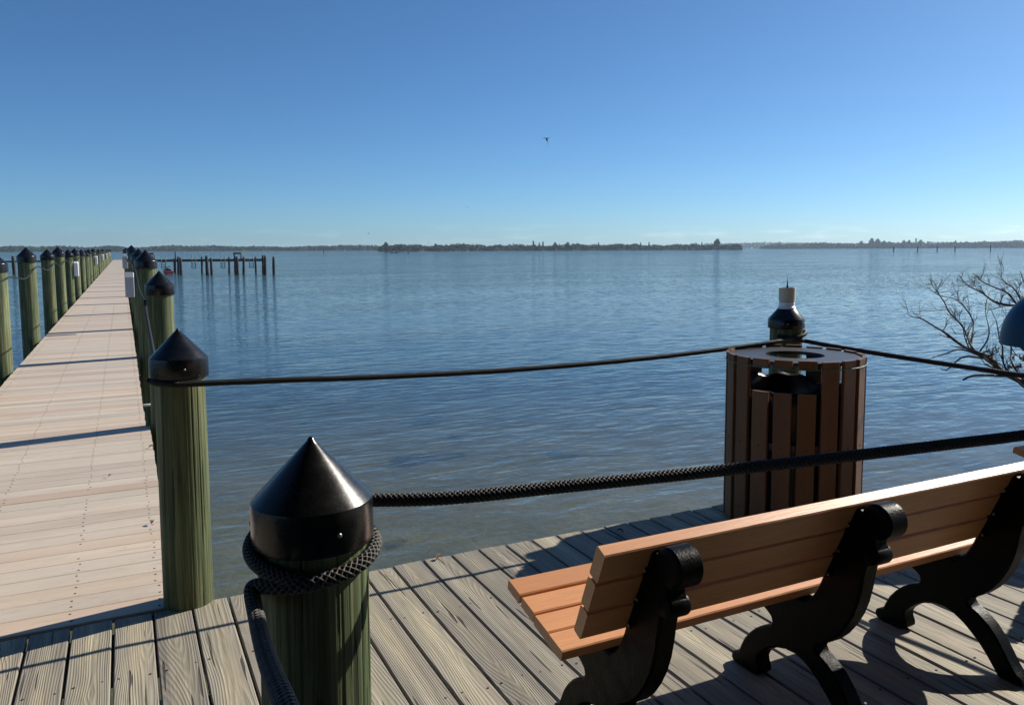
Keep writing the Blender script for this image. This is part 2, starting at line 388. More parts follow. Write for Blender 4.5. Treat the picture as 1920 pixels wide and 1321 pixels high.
def tag(o, label=None, cat=None, group=None, kind=None):
    if label: o['label'] = label
    if cat: o['category'] = cat
    if group: o['group'] = group
    if kind: o['kind'] = kind
    return o
def empty(name, loc, label, cat, group=None, rz=0):
    o = bpy.data.objects.new(name, None); col.objects.link(o); o.location = loc; o.rotation_euler.z = rz
    o.empty_display_size = .1
    return tag(o, label, cat, group)
def copy_tree(o, parent=None):
    c = o.copy(); col.objects.link(c); c.parent = parent
    for ch in [x for x in list(scn.objects) if x.parent == o]: copy_tree(ch, c)
    return c
ORD = ('first second third fourth fifth sixth seventh eighth ninth tenth eleventh twelfth thirteenth fourteenth fifteenth sixteenth seventeenth '
       'eighteenth nineteenth twentieth twenty-first twenty-second twenty-third twenty-fourth twenty-fifth twenty-sixth twenty-seventh twenty-eighth twenty-ninth thirtieth').split()
def smooth_path(ctrl, step):
    """Catmull-Rom through control points, resampled to an even step"""
    c = [Vector(p) for p in ctrl]; c = [c[0]*2-c[1]] + c + [c[-1]*2-c[-2]]; out = []
    for i in range(1, len(c)-2):
        p0, p1, p2, p3 = c[i-1:i+3]
        k = max(2, int((p2-p1).length/(step*.5)))
        for j in range(k):
            u = j/k
            out.append(.5*((2*p1)+(p2-p0)*u+(2*p0-5*p1+4*p2-p3)*u*u+(3*p1-p0-3*p2+p3)*u**3))
    out.append(c[-2])
    res = [out[0]]; acc = 0
    for a, b in zip(out, out[1:]):
        L = (b-a).length; d = step-acc
        while d <= L and L > 0:
            res.append(a.lerp(b, d/L)); d += step
        acc = (acc+L) % step
    return res
def sag(a, b, s, n=8):
    a, b = Vector(a), Vector(b)
    return [a.lerp(b, i/n) - Vector((0, 0, s*4*(i/n)*(1-i/n))) for i in range(n+1)]

# ------------------------------------------------------------------ setting: seabed, water
def grid(name, xs, ys, zf, mat):
    xs, ys = np.asarray(xs), np.asarray(ys); X, Y = np.meshgrid(xs, ys); Z = zf(X, Y)
    v = np.stack([X, Y, Z], -1).reshape(-1, 3); nx, ny = len(xs), len(ys)
    i = np.arange((ny-1)*(nx-1)); r = i//(nx-1); c = i % (nx-1); a = r*nx+c
    f = np.stack([a, a+1, a+nx+1, a+nx], -1)
    me = bpy.data.meshes.new(name); me.from_pydata(v.tolist(), [], f.tolist()); me.materials.append(mat)
    me.polygons.foreach_set('use_smooth', np.ones(len(f), dtype=bool)); me.update()
    o = bpy.data.objects.new(name, me); col.objects.link(o); return o
def geo(a, b, n): return list(np.geomspace(a, b, n))
axx = [-x for x in geo(1, 9000, 28)][::-1] + [0] + geo(1, 9000, 28)
axf = [-x for x in geo(40, 9000, 12)][::-1] + list(np.arange(-30, 41, 1.0)) + geo(46, 9000, 14)
def bed_z(X, Y):
    d = np.clip((Y-1)/45, 0, 1)
    rip = .05*np.sin(X*1.3+np.sin(Y*.7)*1.5)*np.cos(Y*1.1+X*.4) + .03*np.sin(X*2.9-Y*2.3)
    return -2.15 - 3.2*d**1.2 + rip*(1-d)
seabed = tag(grid('seabed', axf, axf, bed_z, M['seabed']), kind='structure')
water = tag(grid('water', axx, axx, lambda X, Y: X*0+WATER_Z, M['water']), kind='structure')

# ------------------------------------------------------------------ deck
DECK_EDGE = 3.44; PITCH_B = .1455
def build_deck():
    d = MB(); x = -5.8 + .0073; i = 0
    # gaps seen in the photograph fall on x = -0.385 + k * 0.1455
    x = -.385 - 38*PITCH_B
    while x < 9.0:
        xc = x + PITCH_B/2
        w = PITCH_B - random.uniform(.0072, .0112)
        end = DECK_EDGE + random.uniform(-.008, .010) if xc < 3.78 else 2.72 + random.uniform(-.008, .01)
        if xc < .15 and xc > -1.45: end = 3.425 + random.uniform(-.003, .003)
        start = -3.0
        tilt = random.uniform(-.0022, .0022); bow = random.uniform(-.0015, .0015); z0 = random.uniform(-.0012, .0012)
        d.bar((xc, start, -.019+z0), (1, 0, 0), (0, 0, 1), (0, 1, 0), w, .038, end-start, .0035, 0, None, 6,
              lambda a, L, tilt=tilt, bow=bow: Vector((bow*math.sin(L*1.7), 0, tilt*a/.07 - .0012*(1-(a/.07)**2))))
        # screw heads over the joists
        for jy in np.arange(-.1, end-.05, .605):
            for s in (-.045, .045):
                if random.random() < .85:
                    px_, py_ = xc+s+random.uniform(-.006, .006), jy+random.uniform(-.012, .012)
                    d.lathe((px_, py_, z0+.0004), [(.0042, -.002), (.0042, .0010), (.002, .0012)], 8, 2, False)
        x += PITCH_B; i += 1
    # framing under the boards
    for jy in np.arange(-2.7, 3.3, .605):
        lim = 3.75 if jy > 2.6 else 8.9
        d.bar((-5.85, jy, -.135), (0, 1, 0), (0, 0, 1), (1, 0, 0), .04, .184, lim+5.85, .002, 1)
    d.bar((-5.85, 3.375, -.145), (0, 1, 0), (0, 0, 1), (1, 0, 0), .04, .2, 3.75+5.85, .002, 1)
    return tag(d.build('deck', [M['deck'], M['under'], M['rust']]), kind='structure')
deck = build_deck()

# ------------------------------------------------------------------ pier
PIER_END = 131.0
def build_pier():
    root = empty('pier', (-.6, 3.44, 0), 'long narrow pier of pale pinkish composite boards running far out over the water', 'pier')
    def L(p): return (p[0]+.6, p[1]-3.44, p[2])
    b = MB(); y = 3.452; k = 0
    while y < PIER_END:
        pitch = .143
        x1 = (.148 if y < 7.05 else .118) + random.uniform(-.004, .004); x0 = -1.245 + random.uniform(-.004, .004)
        z0 = random.uniform(-.0012, .0012)
        b.bar(L((x0, y+pitch/2, -.0135+z0)), (0, -1, 0), (0, 0, 1), (1, 0, 0), pitch-random.uniform(.0028, .0055), .025, x1-x0, .003, 0)
        if y < 24:
            for sx in (-1.17, -.69, -.245, .078):
                for sy in (.036, .107):
                    if random.random() < .9:
                        b.lathe(L((sx+random.uniform(-.008, .008), y+sy+random.uniform(-.006, .006), z0-.0008)), [(.0052, -.002), (.0052, .0008), (.002, .001)], 8, 1, False)
        y += pitch; k += 1
    b.build('walkway', [M['pier'], M['rust']], root)
    for sx in (-1.18, -.56, .06):
        s = MB(); s.bar(L((sx, 3.5, -.16)), (1, 0, 0), (0, 0, 1), (0, 1, 0), .05, .25, PIER_END-3.6, .003)
        s.build('stringer', M['under'], root)
    for yy in (7.15, 12.0, 16.3, 20.5, 24.4, 28.3):
        s = MB(); s.bar(L((-1.36, yy+.16, -.38)), (0, 1, 0), (0, 0, 1), (1, 0, 0), .06, .2, 1.66, .003)
        s.build('cross_beam', M['under'], root)
    for yy in (5.55, 8.6):
        s = MB(); s.tube([L((.02, yy, -.075)), L((.34, yy, -.075))], .013, 10); s.build('pipe', M['white'], root)
    return root
pier = build_pier()

# ------------------------------------------------------------------ piles
def make_pile(name, loc, r, top, bottom, cap_r, label, group, cat='piling', cap='cone', seed=0, taper=.012, lean=(0, 0)):
    """top: height of the cap's tip above z=0; the Empty stands at the pile's foot"""
    rr = random.Random(seed); ph = [rr.uniform(0, 6.28) for _ in range(4)]
    root = empty(name, (loc[0], loc[1], bottom), label, cat, group, 0)
    H = top-bottom; brim = H-cap_r*1.07; skirt = brim-.072*cap_r/.11
    jit = lambda a, h: .012*math.sin(2*a+ph[0]+h*.9)+.008*math.sin(3*a+ph[1]-h*1.7)+.004*math.sin(7*a+ph[2]+h*.6)
    b = MB(); near = H < 4.6 and seed < 20
    n = 220 if near else 72
    checks = [(rr.uniform(-PI, PI), rr.uniform(.0, H*.8), rr.uniform(.25, 1.1), rr.uniform(.03, .055), rr.uniform(-.12, .12)) for _ in range(26 if near else 14)]
    fl = [(rr.choice((23, 31, 41, 57)), rr.uniform(0, 6.28), rr.uniform(-.5, .5)) for _ in range(3)]
    def jit(a, h, j0=jit):
        v = j0(a, h)
        for (k, p_, w_) in fl: v += .0022*math.sin(k*a+p_+w_*h)
        for (a0, h0, L, dpt, w_) in checks:
            u = (h-h0)/L
            if 0 < u < 1:
                d = abs((a-(a0+w_*(h-h0))+PI) % (2*PI)-PI)
                wd = (.026 if near else .055)*math.sin(PI*u)**.5
                if d < wd: v -= dpt*(1-d/wd)*math.sin(PI*u)**.5
        return v
    prof = [(r*(1+taper*(H-h)), h) for h in np.linspace(0, brim-.012, 60 if near else 26)]
    b.lathe((0, 0, 0), prof, n, 0, True, jit=jit); b.build('shaft', M['pile'], root, auto=60)
    c = MB(); R = cap_r
    if cap == 'cone':
        prof = [(R*.975, skirt), (R*.985, skirt-.002), (R, skirt+.001), (R, brim-.003), (R*.992, brim+.0035)]
        tip = brim+R*1.07
        for u in (.02, .1, .2, .3, .4, .5, .6, .7, .8, .88, .935): prof.append((R*.992*(1-u), brim+.0035+(tip-brim-.0035)*u))
        prof += [(R*.045, tip-R*.025), (R*.025, tip-R*.008), (0.0004, tip)]
        c.lathe((0, 0, 0), prof, 64, 0, True)
        c.build('cap', M['cap'], root, auto=35)
    return root
gp = 'green piles with black cone caps'
front_pile = make_pile('mooring_pile', (.297, 1.444), .0985, 1.128, 0.0, .1105,
    'nearest green pile, thick rope looped under its glossy black cone cap', gp, seed=1)
corner_pile = make_pile('mooring_pile', (.19, 3.475), .0955, 1.152, -2.3, .1135,
    'green pile at the deck edge where the pale pier begins', gp, seed=2)
def screw(parent, ang, z, r):
    s = MB(); s.lathe((0, 0, 0), [(.0045, 0), (.0045, .0018), (.002, .003), (.0003, .0031)], 10, 0, True)
    o = s.build('screw', M['steel'], parent)
    o.matrix_local = Matrix.Translation((r*math.cos(ang), r*math.sin(ang), z)) @ Matrix.Rotation(ang, 4, 'Z') @ Matrix.Rotation(PI/2, 4, 'Y')
def child(root, name): return [o for o in scn.objects if o.parent == root and o.name.startswith(name)][0]
for a in (-78, 165, 40): screw(child(front_pile, 'cap'), math.radians(a), .972, .1103)
for a in (-83, 150): screw(child(corner_pile, 'cap'), math.radians(a), 3.295, .1133)

right_piles = [(.265, 7.15, .100, 1.30, .114), (.29, 11.95, .130, 1.475, .146), (.28, 16.3, .125, 1.50, .142), (.28, 20.5, .125, 1.47, .14),
               (.28, 24.3, .135, 1.56, .15), (.27, 27.8, .14, 1.63, .155)]
y = 31.7
while y < 122: right_piles.append((.27, y, .132, random.uniform(1.42, 1.56), .146)); y += 3.9
left_piles = [(-1.40, 7.5, .13, 1.46, .145), (-1.40, 11.4, .133, 1.462, .147), (-1.40, 15.1, .128, 1.525, .145), (-1.40, 19.1, .12, 1.50, .135), (-1.40, 22.3, .135, 1.565, .148), (-1.40, 26.2, .125, 1.50, .137),
              (-1.40, 29.9, .132, 1.54, .146), (-1.40, 34.4, .13, 1.50, .143)]
y = 38.3
while y < 122: left_piles.append((-1.40, y, .132, random.uniform(1.44, 1.56), .146)); y += 3.9
def lean_(o):
    o.rotation_euler.x = random.uniform(-.012, .012); o.rotation_euler.y = random.uniform(-.010, .010)
    s_ = 4.6
    o.location.x -= s_*math.sin(o.rotation_euler.y); o.location.y += s_*math.sin(o.rotation_euler.x); return o
for side, lst in (('right', right_piles), ('left', left_piles)):
    protos = []
    for i, (x, y, r, top, cr) in enumerate(lst):
        lab = f'{ORD[i]} black-capped pile from the shore along the {side} side of the pier'
        grp = f'piles along the {side} side of the pier'
        if i < 8:
            protos.append(lean_(make_pile('pier_pile', (x, y), r, top, -4.0, cr, lab, grp, seed=10+i*3+(side == 'left'))))
        else:
            o = copy_tree(protos[3+i % 5]); o.location = (x, y, protos[3+i % 5].location.z+random.uniform(-.08, .03)); o.rotation_euler.z = random.uniform(0, 6)
            o['label'] = lab; o['group'] = grp

# ------------------------------------------------------------------ ropes
BR = (7, .0105, .20)
def rope(name, ctrl, r, label, step=.0014, n=54, braid=BR, mat=None, group=None):
    b = MB(); b.tube(smooth_path(ctrl, step), r, n, 0, braid)
    return tag(b.build(name, mat or M['rope']), label, 'rope', group)
def around(c, R, z0, z1, a0, a1, n=10):
    return [Vector((c[0]+R*math.cos(math.radians(a0+(a1-a0)*i/n)), c[1]+R*math.sin(math.radians(a0+(a1-a0)*i/n)), z0+(z1-z0)*i/n)) for i in range(n+1)]
RP = .0123
gr = 'black ropes strung between the piles'
fc = (.297, 1.444)
# bench side rope: comes off the far side of the front pile
ra = [Vector((.262, 1.364, .896)), Vector((.254, 1.345, .898))] + around(fc, .1125, .903, .970, 238, 60, 14)
rope('rope', ra + sag((.55, 1.44, .975), (1.98, 1.12, 1.022), .006, 6) + [Vector((2.55, 1.0, 1.06)), Vector((3.1, .9, 1.10))], RP,
     'near braided black rope crossing in front of the bench from the nearest pile', group=gr)
# rope that leaves towards the viewer, two turns under the cap
rb = around(fc, .1125, .928, .884, 15, -150, 12) + [Vector((.181, 1.41, .874)), Vector((.174, 1.32, .866)), Vector((.158, 1.10, .90)), Vector((.142, .82, .965)), Vector((.12, .4, 1.03)), Vector((.1, -.2, 1.08))]
rope('rope', rb, RP, 'black braided rope end wrapped round the nearest pile and dropping toward the lower left', .0014, 54, (6, .0130, .30), group=gr)
fr = MB()
for k in range(26):
    a = Vector((fc[0]+.113*math.cos(math.radians(15)), fc[1]+.113*math.sin(math.radians(15)), .925))
    d = Vector((random.uniform(-.4, .6), random.uniform(-.4, .8), random.uniform(.2, 1))).normalized()
    fr.tube([a + Vector((random.uniform(-.006, .006), random.uniform(-.006, .006), .004)), a+d*.010+Vector((0, .004, .004)), a+d*.018+Vector((random.uniform(-.006, .006), 0, .008))], .0011, 5)
tag(fr.build('rope_fray', M['fray']), 'tuft of frayed reddish strands at the rope end on the nearest pile', 'frayed rope')
# deck edge rope
cc = (.19, 3.475)
NAV = (3.585, 3.53)
rc = around(cc, .111, .945, .938, 200, 275, 6) + sag((.36, 3.366, .937), (3.36, 3.40, .927), .045, 12)[1:] + around(NAV, .109, .935, .968, 245, 330, 6)
rope('rope', rc, .0118, 'long black rope spanning the deck edge from the pier corner pile to the lantern pile', .003, 30, (6, .0125, .20), M['darkrope'], gr)
rd = around(NAV, .110, .945, .915, 200, 300, 5) + sag((3.70, 3.30, .898), (3.86, 2.27, .856), .004, 6) + [Vector((3.98, 1.6, .87)), Vector((4.05, .9, .95))]
rope('rope', rd, .0125, 'black rope running from the lantern pile behind the bin to the right edge', .003, 30, (6, .0125, .20), M['darkrope'], gr)
# pier handrail ropes
p1 = right_piles[0]; p2 = right_piles[1]
re = [Vector((.075, 3.47, .945)), Vector((.10, 3.75, .925)), Vector((.13, 4.6, .90)), Vector((.145, 5.8, .92)), Vector((.15, 6.9, 1.0)), Vector((.15, 7.15, 1.04)), Vector((.155, 7.35, 1.05))]
rope('rope', re, .0095, 'dark rope from the pier corner pile to the first right-hand pier pile', .006, 18, (6, .0125, .12), M['darkrope'], gr)
def rail_rope(lst, dx, zs, label):
    ctrl = []
    for i, (x, y, r, top, cr) in enumerate(lst[:20]):
        z = zs(i); ctrl.append(Vector((x+dx*(r+.012), y, z)))
        if i < 19:
            x2, y2, r2 = lst[i+1][:3]; ctrl.append(Vector((x+dx*(r+.012), (y+y2)/2, (z+zs(i+1))/2-.10)))
    b = MB(); b.tube(smooth_path(ctrl, .05), .0105, 8, 0)
    return tag(b.build('rope', M['oldrope']), label, 'rope', gr)
rail_rope(right_piles, -1, lambda i: 1.05 if i == 0 else 1.22, 'grey handrail rope swagged along the right row of pier piles')
rail_rope(left_piles, 1, lambda i: (1.16, 1.14, 1.20, 1.20, 1.22, 1.24, 1.24, 1.25)[min(i, 7)], 'grey handrail rope swagged along the left row of pier piles')

# ------------------------------------------------------------------ lantern pile at the deck corner
lp = make_pile('mooring_pile', NAV, .095, 1.167, -2.3, .107, 'pile behind the bin carrying a white lantern on its flat black cap', gp, cap=None, seed=5)
c = MB(); z0 = 2.3+.988
c.lathe((0, 0, 0), [(.106, z0), (.107, z0+.003), (.107, z0+.052), (.1045, z0+.057), (.057, z0+.113), (.054, z0+.116), (.0005, z0+.1162)], 56, 0, True)
lcap = c.build('cap', M['cap'], lp, auto=35)
for a in (-60, -130, 20): screw(lcap, math.radians(a), z0+.03, .1067)
# trim the shaft of the lantern pile below its cap
sh = child(lp, 'shaft')
for v in sh.data.vertices:
    if v.co.z > z0+.06: v.co.z = z0+.06
LZ = -2.3+z0+.1162
lant = empty('lantern', (NAV[0], NAV[1], LZ), 'small white lantern with a metal bird spike on the lantern pile behind the bin', 'lantern')
b = MB(); b.lathe((0, 0, 0), [(.052, 0), (.0535, .005), (.051, .010), (.0455, .015), (.045, .042), (.0005, .043)], 40, 0, True); b.build('base', M['white'], lant, auto=35)
b = MB(); b.lathe((0, 0, .0435), [(.042, 0), (.0475, .003), (.0485, .076), (.0495, .080), (.0475, .084), (.0455, .081), (.0005, .078)], 40, 0, True,
                  jit=lambda a, h: .006*math.sin(a*30)); b.build('lens', M['cream'], lant, auto=35)
b = MB(); b.lathe((0, 0, .121), [(.006, 0), (.0055, .01), (.0035, .03), (.0005, .068)], 10, 0, True); b.build('spike', M['iron'], lant)

# ------------------------------------------------------------------ litter bin
BIN = (3.20, 3.085); BR_ = .352; BH = .915
def build_bin():
    root = empty('litter_bin', (*BIN, 0), 'round litter bin clad in upright brown slats with an open black top', 'litter bin')
    ns = 19
    view = math.atan2(-BIN[1], -BIN[0])
    for k in range(ns):
        # slat centres as seen in the photograph: about -10.5 deg + 19 deg steps from the line of sight
        phi = view + math.radians(10.5) - k*2*PI/ns
        rad = Vector((math.cos(phi), math.sin(phi), 0)); tan = Vector((-math.sin(phi), math.cos(phi), 0))
        o = rad*(BR_-.011)
        front = k in (0, 1, 2); back = k in (9, 10)
        spans = [(.02, .748), (.872, BH)] if front else [(.02, .60), (.872, BH)] if back else [(.02, BH-random.uniform(0, .006))]
        b = MB(); rn = random.random()
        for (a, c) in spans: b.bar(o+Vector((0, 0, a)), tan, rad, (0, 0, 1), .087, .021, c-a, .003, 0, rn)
        for zz in (.118, .468):
            q = rad*(BR_-.0005) + Vector((0, 0, zz))
            b.tube([q-rad*.004, q+rad*.0012, q+rad*.0022], [.0055, .0055, .003], 10, 1)
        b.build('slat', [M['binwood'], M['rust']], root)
    b = MB()
    n = 64; R0, R1, zt, zb = .150, BR_-.024, .902, .884
    vs = []; fs = []
    for (r, z) in ((R0, zb), (R0, zt), (R1, zt), (R1, zb)):
        vs += [(r*math.cos(2*PI*k/n), r*math.sin(2*PI*k/n), z) for k in range(n)]
    for j in range(4):
        for k in range(n): fs.append([j*n+k, j*n+(k+1) % n, ((j+1) % 4)*n+(k+1) % n, ((j+1) % 4)*n+k])
    b._add(vs, [f[::-1] for f in fs]); b.build('lid', M['blackmetal'], root)
    for z in (.10, .45):
        b = MB(); vs = []; fs = []
        for (r, zz) in ((.310, z), (.310, z+.035), (.3285, z+.035), (.3285, z)):
            vs += [(r*math.cos(2*PI*k/n), r*math.sin(2*PI*k/n), zz) for k in range(n)]
        for j in range(4):
            for k in range(n): fs.append([j*n+k, j*n+(k+1) % n, ((j+1) % 4)*n+(k+1) % n, ((j+1) % 4)*n+k])
        b._add(vs, [f[::-1] for f in fs]); b.build('hoop', M['blackmetal'], root)
    b = MB(); b.lathe((0, 0, 0), [(.29, .05), (.295, .62), (.30, .625), (.285, .62), (.28, .06)], 48, 0, True); b.build('liner_can', M['blackrub'], root, auto=40)
    return root
build_bin()
b = MB(); ph = [random.uniform(0, 6) for _ in range(6)]
jt = lambda a, h: .02*math.sin(5*a+ph[0]+h*20)+.015*math.sin(11*a+ph[1])+.012*math.sin(17*a+ph[2]+h*40)
def bagz(a, h): return h
vs = []; fs = []; n = 96
for (r, z) in ((.306, .56), (.307, .62), (.306, .675), (.300, .725), (.286, .752), (.272, .735), (.262, .67), (.250, .58)):
    for k in range(n):
        a = 2*PI*k/n; rr = r*(1+.25*jt(a, z)); up = (.022*math.sin(a*2+ph[3])+.012*math.sin(5*a+ph[4])+.006*math.sin(13*a+ph[5])) * max(0, (z-.62)/.12)
        vs.append((BIN[0]+rr*math.cos(a), BIN[1]+rr*math.sin(a), z+up))
for i in range(7):
    for k in range(n): fs.append([i*n+k, i*n+(k+1) % n, (i+1)*n+(k+1) % n, (i+1)*n+k])
b._add(vs, fs, 0, True)
tag(b.build('bin_bag', M['blackbag']), 'black plastic bag folded over the rim inside the slatted bin', 'bin bag')
b = MB(); pts = [Vector((BIN[0]+(BR_+.0020)*math.cos(a), BIN[1]+(BR_+.0020)*math.sin(a), .873+.002*math.sin(a+.6))) for a in np.linspace(0, 2*PI, 73)]
b.tube(pts, .0026, 8, 0, (2, .02, .2)); tag(b.build('green_string', M['green']), 'thin green cord tied round the top of the slatted bin', 'string')

# ------------------------------------------------------------------ bench
FRAME = [(1.600,.700),(1.625,.640),(1.650,.575),(1.678,.500),(1.700,.440),(1.728,.385),(1.765,.352),(1.85,.362),(1.96,.386),(2.075,.412),(2.092,.400),(2.080,.375),(2.03,.330),(1.975,.287),(1.935,.258),
  (1.916,.250),(1.902,.240),(1.897,.226),(1.902,.212),(1.918,.204),(1.945,.190),(1.972,.170),(2.000,.142),(2.025,.110),(2.041,.078),(2.052,.050),(2.066,.044),(2.082,.036),(2.087,.020),(2.079,.004),(2.060,0.0),
  (1.985,0.0),(1.960,.006),(1.946,.020),(1.946,.036),(1.954,.052),(1.957,.070),(1.948,.088),(1.930,.106),(1.905,.128),(1.872,.146),(1.835,.158),(1.795,.161),(1.758,.152),(1.722,.134),(1.690,.110),
  (1.660,.084),(1.634,.056),(1.612,.028),(1.598,.010),(1.590,0.0),(1.515,0.0),(1.506,.012),(1.512,.026),(1.530,.036),(1.548,.056),(1.570,.090),(1.598,.130),(1.632,.166),(1.668,.190),(1.690,.200),(1.704,.206),
  (1.712,.218),(1.706,.232),(1.690,.240),(1.660,.262),(1.628,.295),(1.600,.335),(1.576,.380),(1.560,.425),(1.550,.470),(1.543,.515),(1.536,.548),(1.522,.556),(1.508,.570),(1.500,.588),(1.502,.606),(1.512,.618),(1.510,.634),(1.52,.66),(1.545,.70),(1.575,.712)]
def build_bench(loc, label):
    root = empty('park_bench', loc, label, 'bench', 'brown slatted park benches')
    X0, X1 = 1.022-loc[0], 2.845-loc[0]; oy = loc[1]
    # seat slats
    p0, p1 = Vector((0, 2.108, .4595)), Vector((0, 1.772, .3900))
    d = (p1-p0).normalized(); nrm = Vector((0, -d.z, d.y)); nrm = nrm if nrm.z > 0 else -nrm
    w = .0805; g = ((p1-p0).length-4*w)/3
    for k in range(4):
        drop = (.0, .004, .005, .002)[k]
        c = p0 + d*(w/2+k*(w+g)) - nrm*(.0165+drop); c.y -= oy
        b = MB(); b.bar((X0+random.uniform(-.003, .003), c.y, c.z), -d, nrm, (1, 0, 0), w, .033, X1-X0, .0035, 0, None, 4); b.build('seat_slat', M['bench'], root)
    # back slats
    q0, q1 = Vector((0, 1.717, .4745)), Vector((0, 1.604, .7410))
    d = (q1-q0).normalized(); nrm = Vector((0, d.z, -d.y)); w = .090; g = ((q1-q0).length-3*w)/2
    for k in range(3):
        th = .040 if k == 2 else .036
        c = q0 + d*(w/2+k*(w+g)) - nrm*(th/2); c.y -= oy
        b = MB(); b.bar((X0+random.uniform(-.003, .003), c.y, c.z), -d, -nrm, (1, 0, 0), w, th, X1-X0, .0035, 0, None, 4); b.build('back_slat', M['bench'], root)
    for fx in (1.165, 1.895, 2.635):
        x = fx-loc[0]; b = MB(); W = .062
        b.prism([(p[0]-oy, p[1]) for p in FRAME], x, x+W, .007)
        # rolled top and the smaller boss beneath it
        b.lathe((x-.006, 1.503-oy, .692), [(.030, -.004), (.046, 0), (.0515, .006), (.0515, W+.006), (.046, W+.012), (.030, W+.016)], 36, 0, True, 'x')
        b.lathe((x-.002, 1.520-oy, .585), [(.018, -.002), (.026, .002), (.028, .008), (.028, W-.004), (.026, W+.002), (.018, W+.006)], 24, 0, True, 'x')
        # raised rib along the flank and fixing lugs behind the slats
        for (yy, zz, rr) in ((1.612, .655, .010), (1.645, .565, .010), (1.680, .480, .010)):
            b.lathe((x-.004, yy-oy-.018, zz), [(rr, 0), (rr*.8, -.003), (.001, -.0045)], 12, 0, True, 'x')
        b.build('frame', M['iron'], root, auto=40)
        for (yy, zz) in ((1.612, .655), (1.645, .565), (1.680, .480)):
            s = MB(); s.lathe((x-.0085, yy-oy-.018, zz), [(.0048, .003), (.0048, 0), (.002, -.002), (.0003, -.0022)], 10, 0, True, 'x')
            s.build('bolt', M['steel'], root)
    return root
b1 = build_bench((1.93, 1.80, 0), 'brown slatted bench with black iron frames seen from behind on the deck')
b2 = copy_tree(b1); b2.location = (1.93+3.005, 1.80+.30, 0); b2['label'] = 'second brown bench, only its seat corner showing at the right edge'

# ------------------------------------------------------------------ a few dry leaves and droppings
def leaf(x, y, L, rz, label):
    p = on_z(x, y, .003); b = MB(); n = 7; vs = []; fs = []
    for i in range(n):
        u = i/(n-1); w = L*.26*math.sin(PI*min(1, u*1.02))**.8+.0008; z = .004+.010*math.sin(u*2.6)
        vs += [(L*(u-.5), -w, z+.006), (L*(u-.5), 0, z), (L*(u-.5), w, z+.008)]
    for i in range(n-1):
        for k in range(2): fs.append([i*3+k, (i+1)*3+k, (i+1)*3+k+1, i*3+k+1])
    b._add(vs, fs, 0, True); o = b.build('dry_leaf', M['dryleaf']); o.location = p; o.rotation_euler.z = rz
    return tag(o, label, 'leaf', 'dry leaves lying on the boards')
M['dryleaf'] = simple('dry_brown_leaf', (.10, .05, .028), .8, .3, 300, .4)
leaf(823, 1047, .045, .6, 'small curled brown leaf at the water edge of the deck behind the nearest pile')
leaf(1163, 998, .035, 2.2, 'small curled brown leaf at the deck edge above the bench corner')
leaf(284, 839, .040, .3, 'larger dark leaf on the pier beside its step in the right edge')
leaf(285, 982, .038, 1.4, 'dark leaf on the pier walkway left of the deck edge pile')
leaf(206, 894, .022, 1.0, 'tiny dark leaf scrap mid walkway on the near pier boards')

# ------------------------------------------------------------------ blue lamp at the right edge
P = at_depth(1972, 648, 4.55)
lamp = empty('path_lamp', (P.x, P.y, 0), 'dark blue dome-shaped lamp shade cut off by the right edge above the bare bush', 'lamp')
b = MB(); R = .262; h0 = P.z
prof = [(.02, h0+.03), (R*.9, h0+.008), (R*.97, h0), (R, h0+.006), (R*.985, h0+.03)] + [(R*.985*math.cos(a), h0+.03+.30*math.sin(a)) for a in np.linspace(.1, PI/2-.02, 14)] + [(.0005, h0+.331)]
b.lathe((0, 0, 0), prof, 56, 0, True); b.build('lamp_shade', M['blue'], lamp, auto=45)
b = MB(); b.lathe((0, 0, 0), [(.10, 0), (.10, .012), (.045, .02), (.038, .05), (.036, h0+.035)], 24, 0, True); b.build('post', M['iron'], lamp, auto=40)

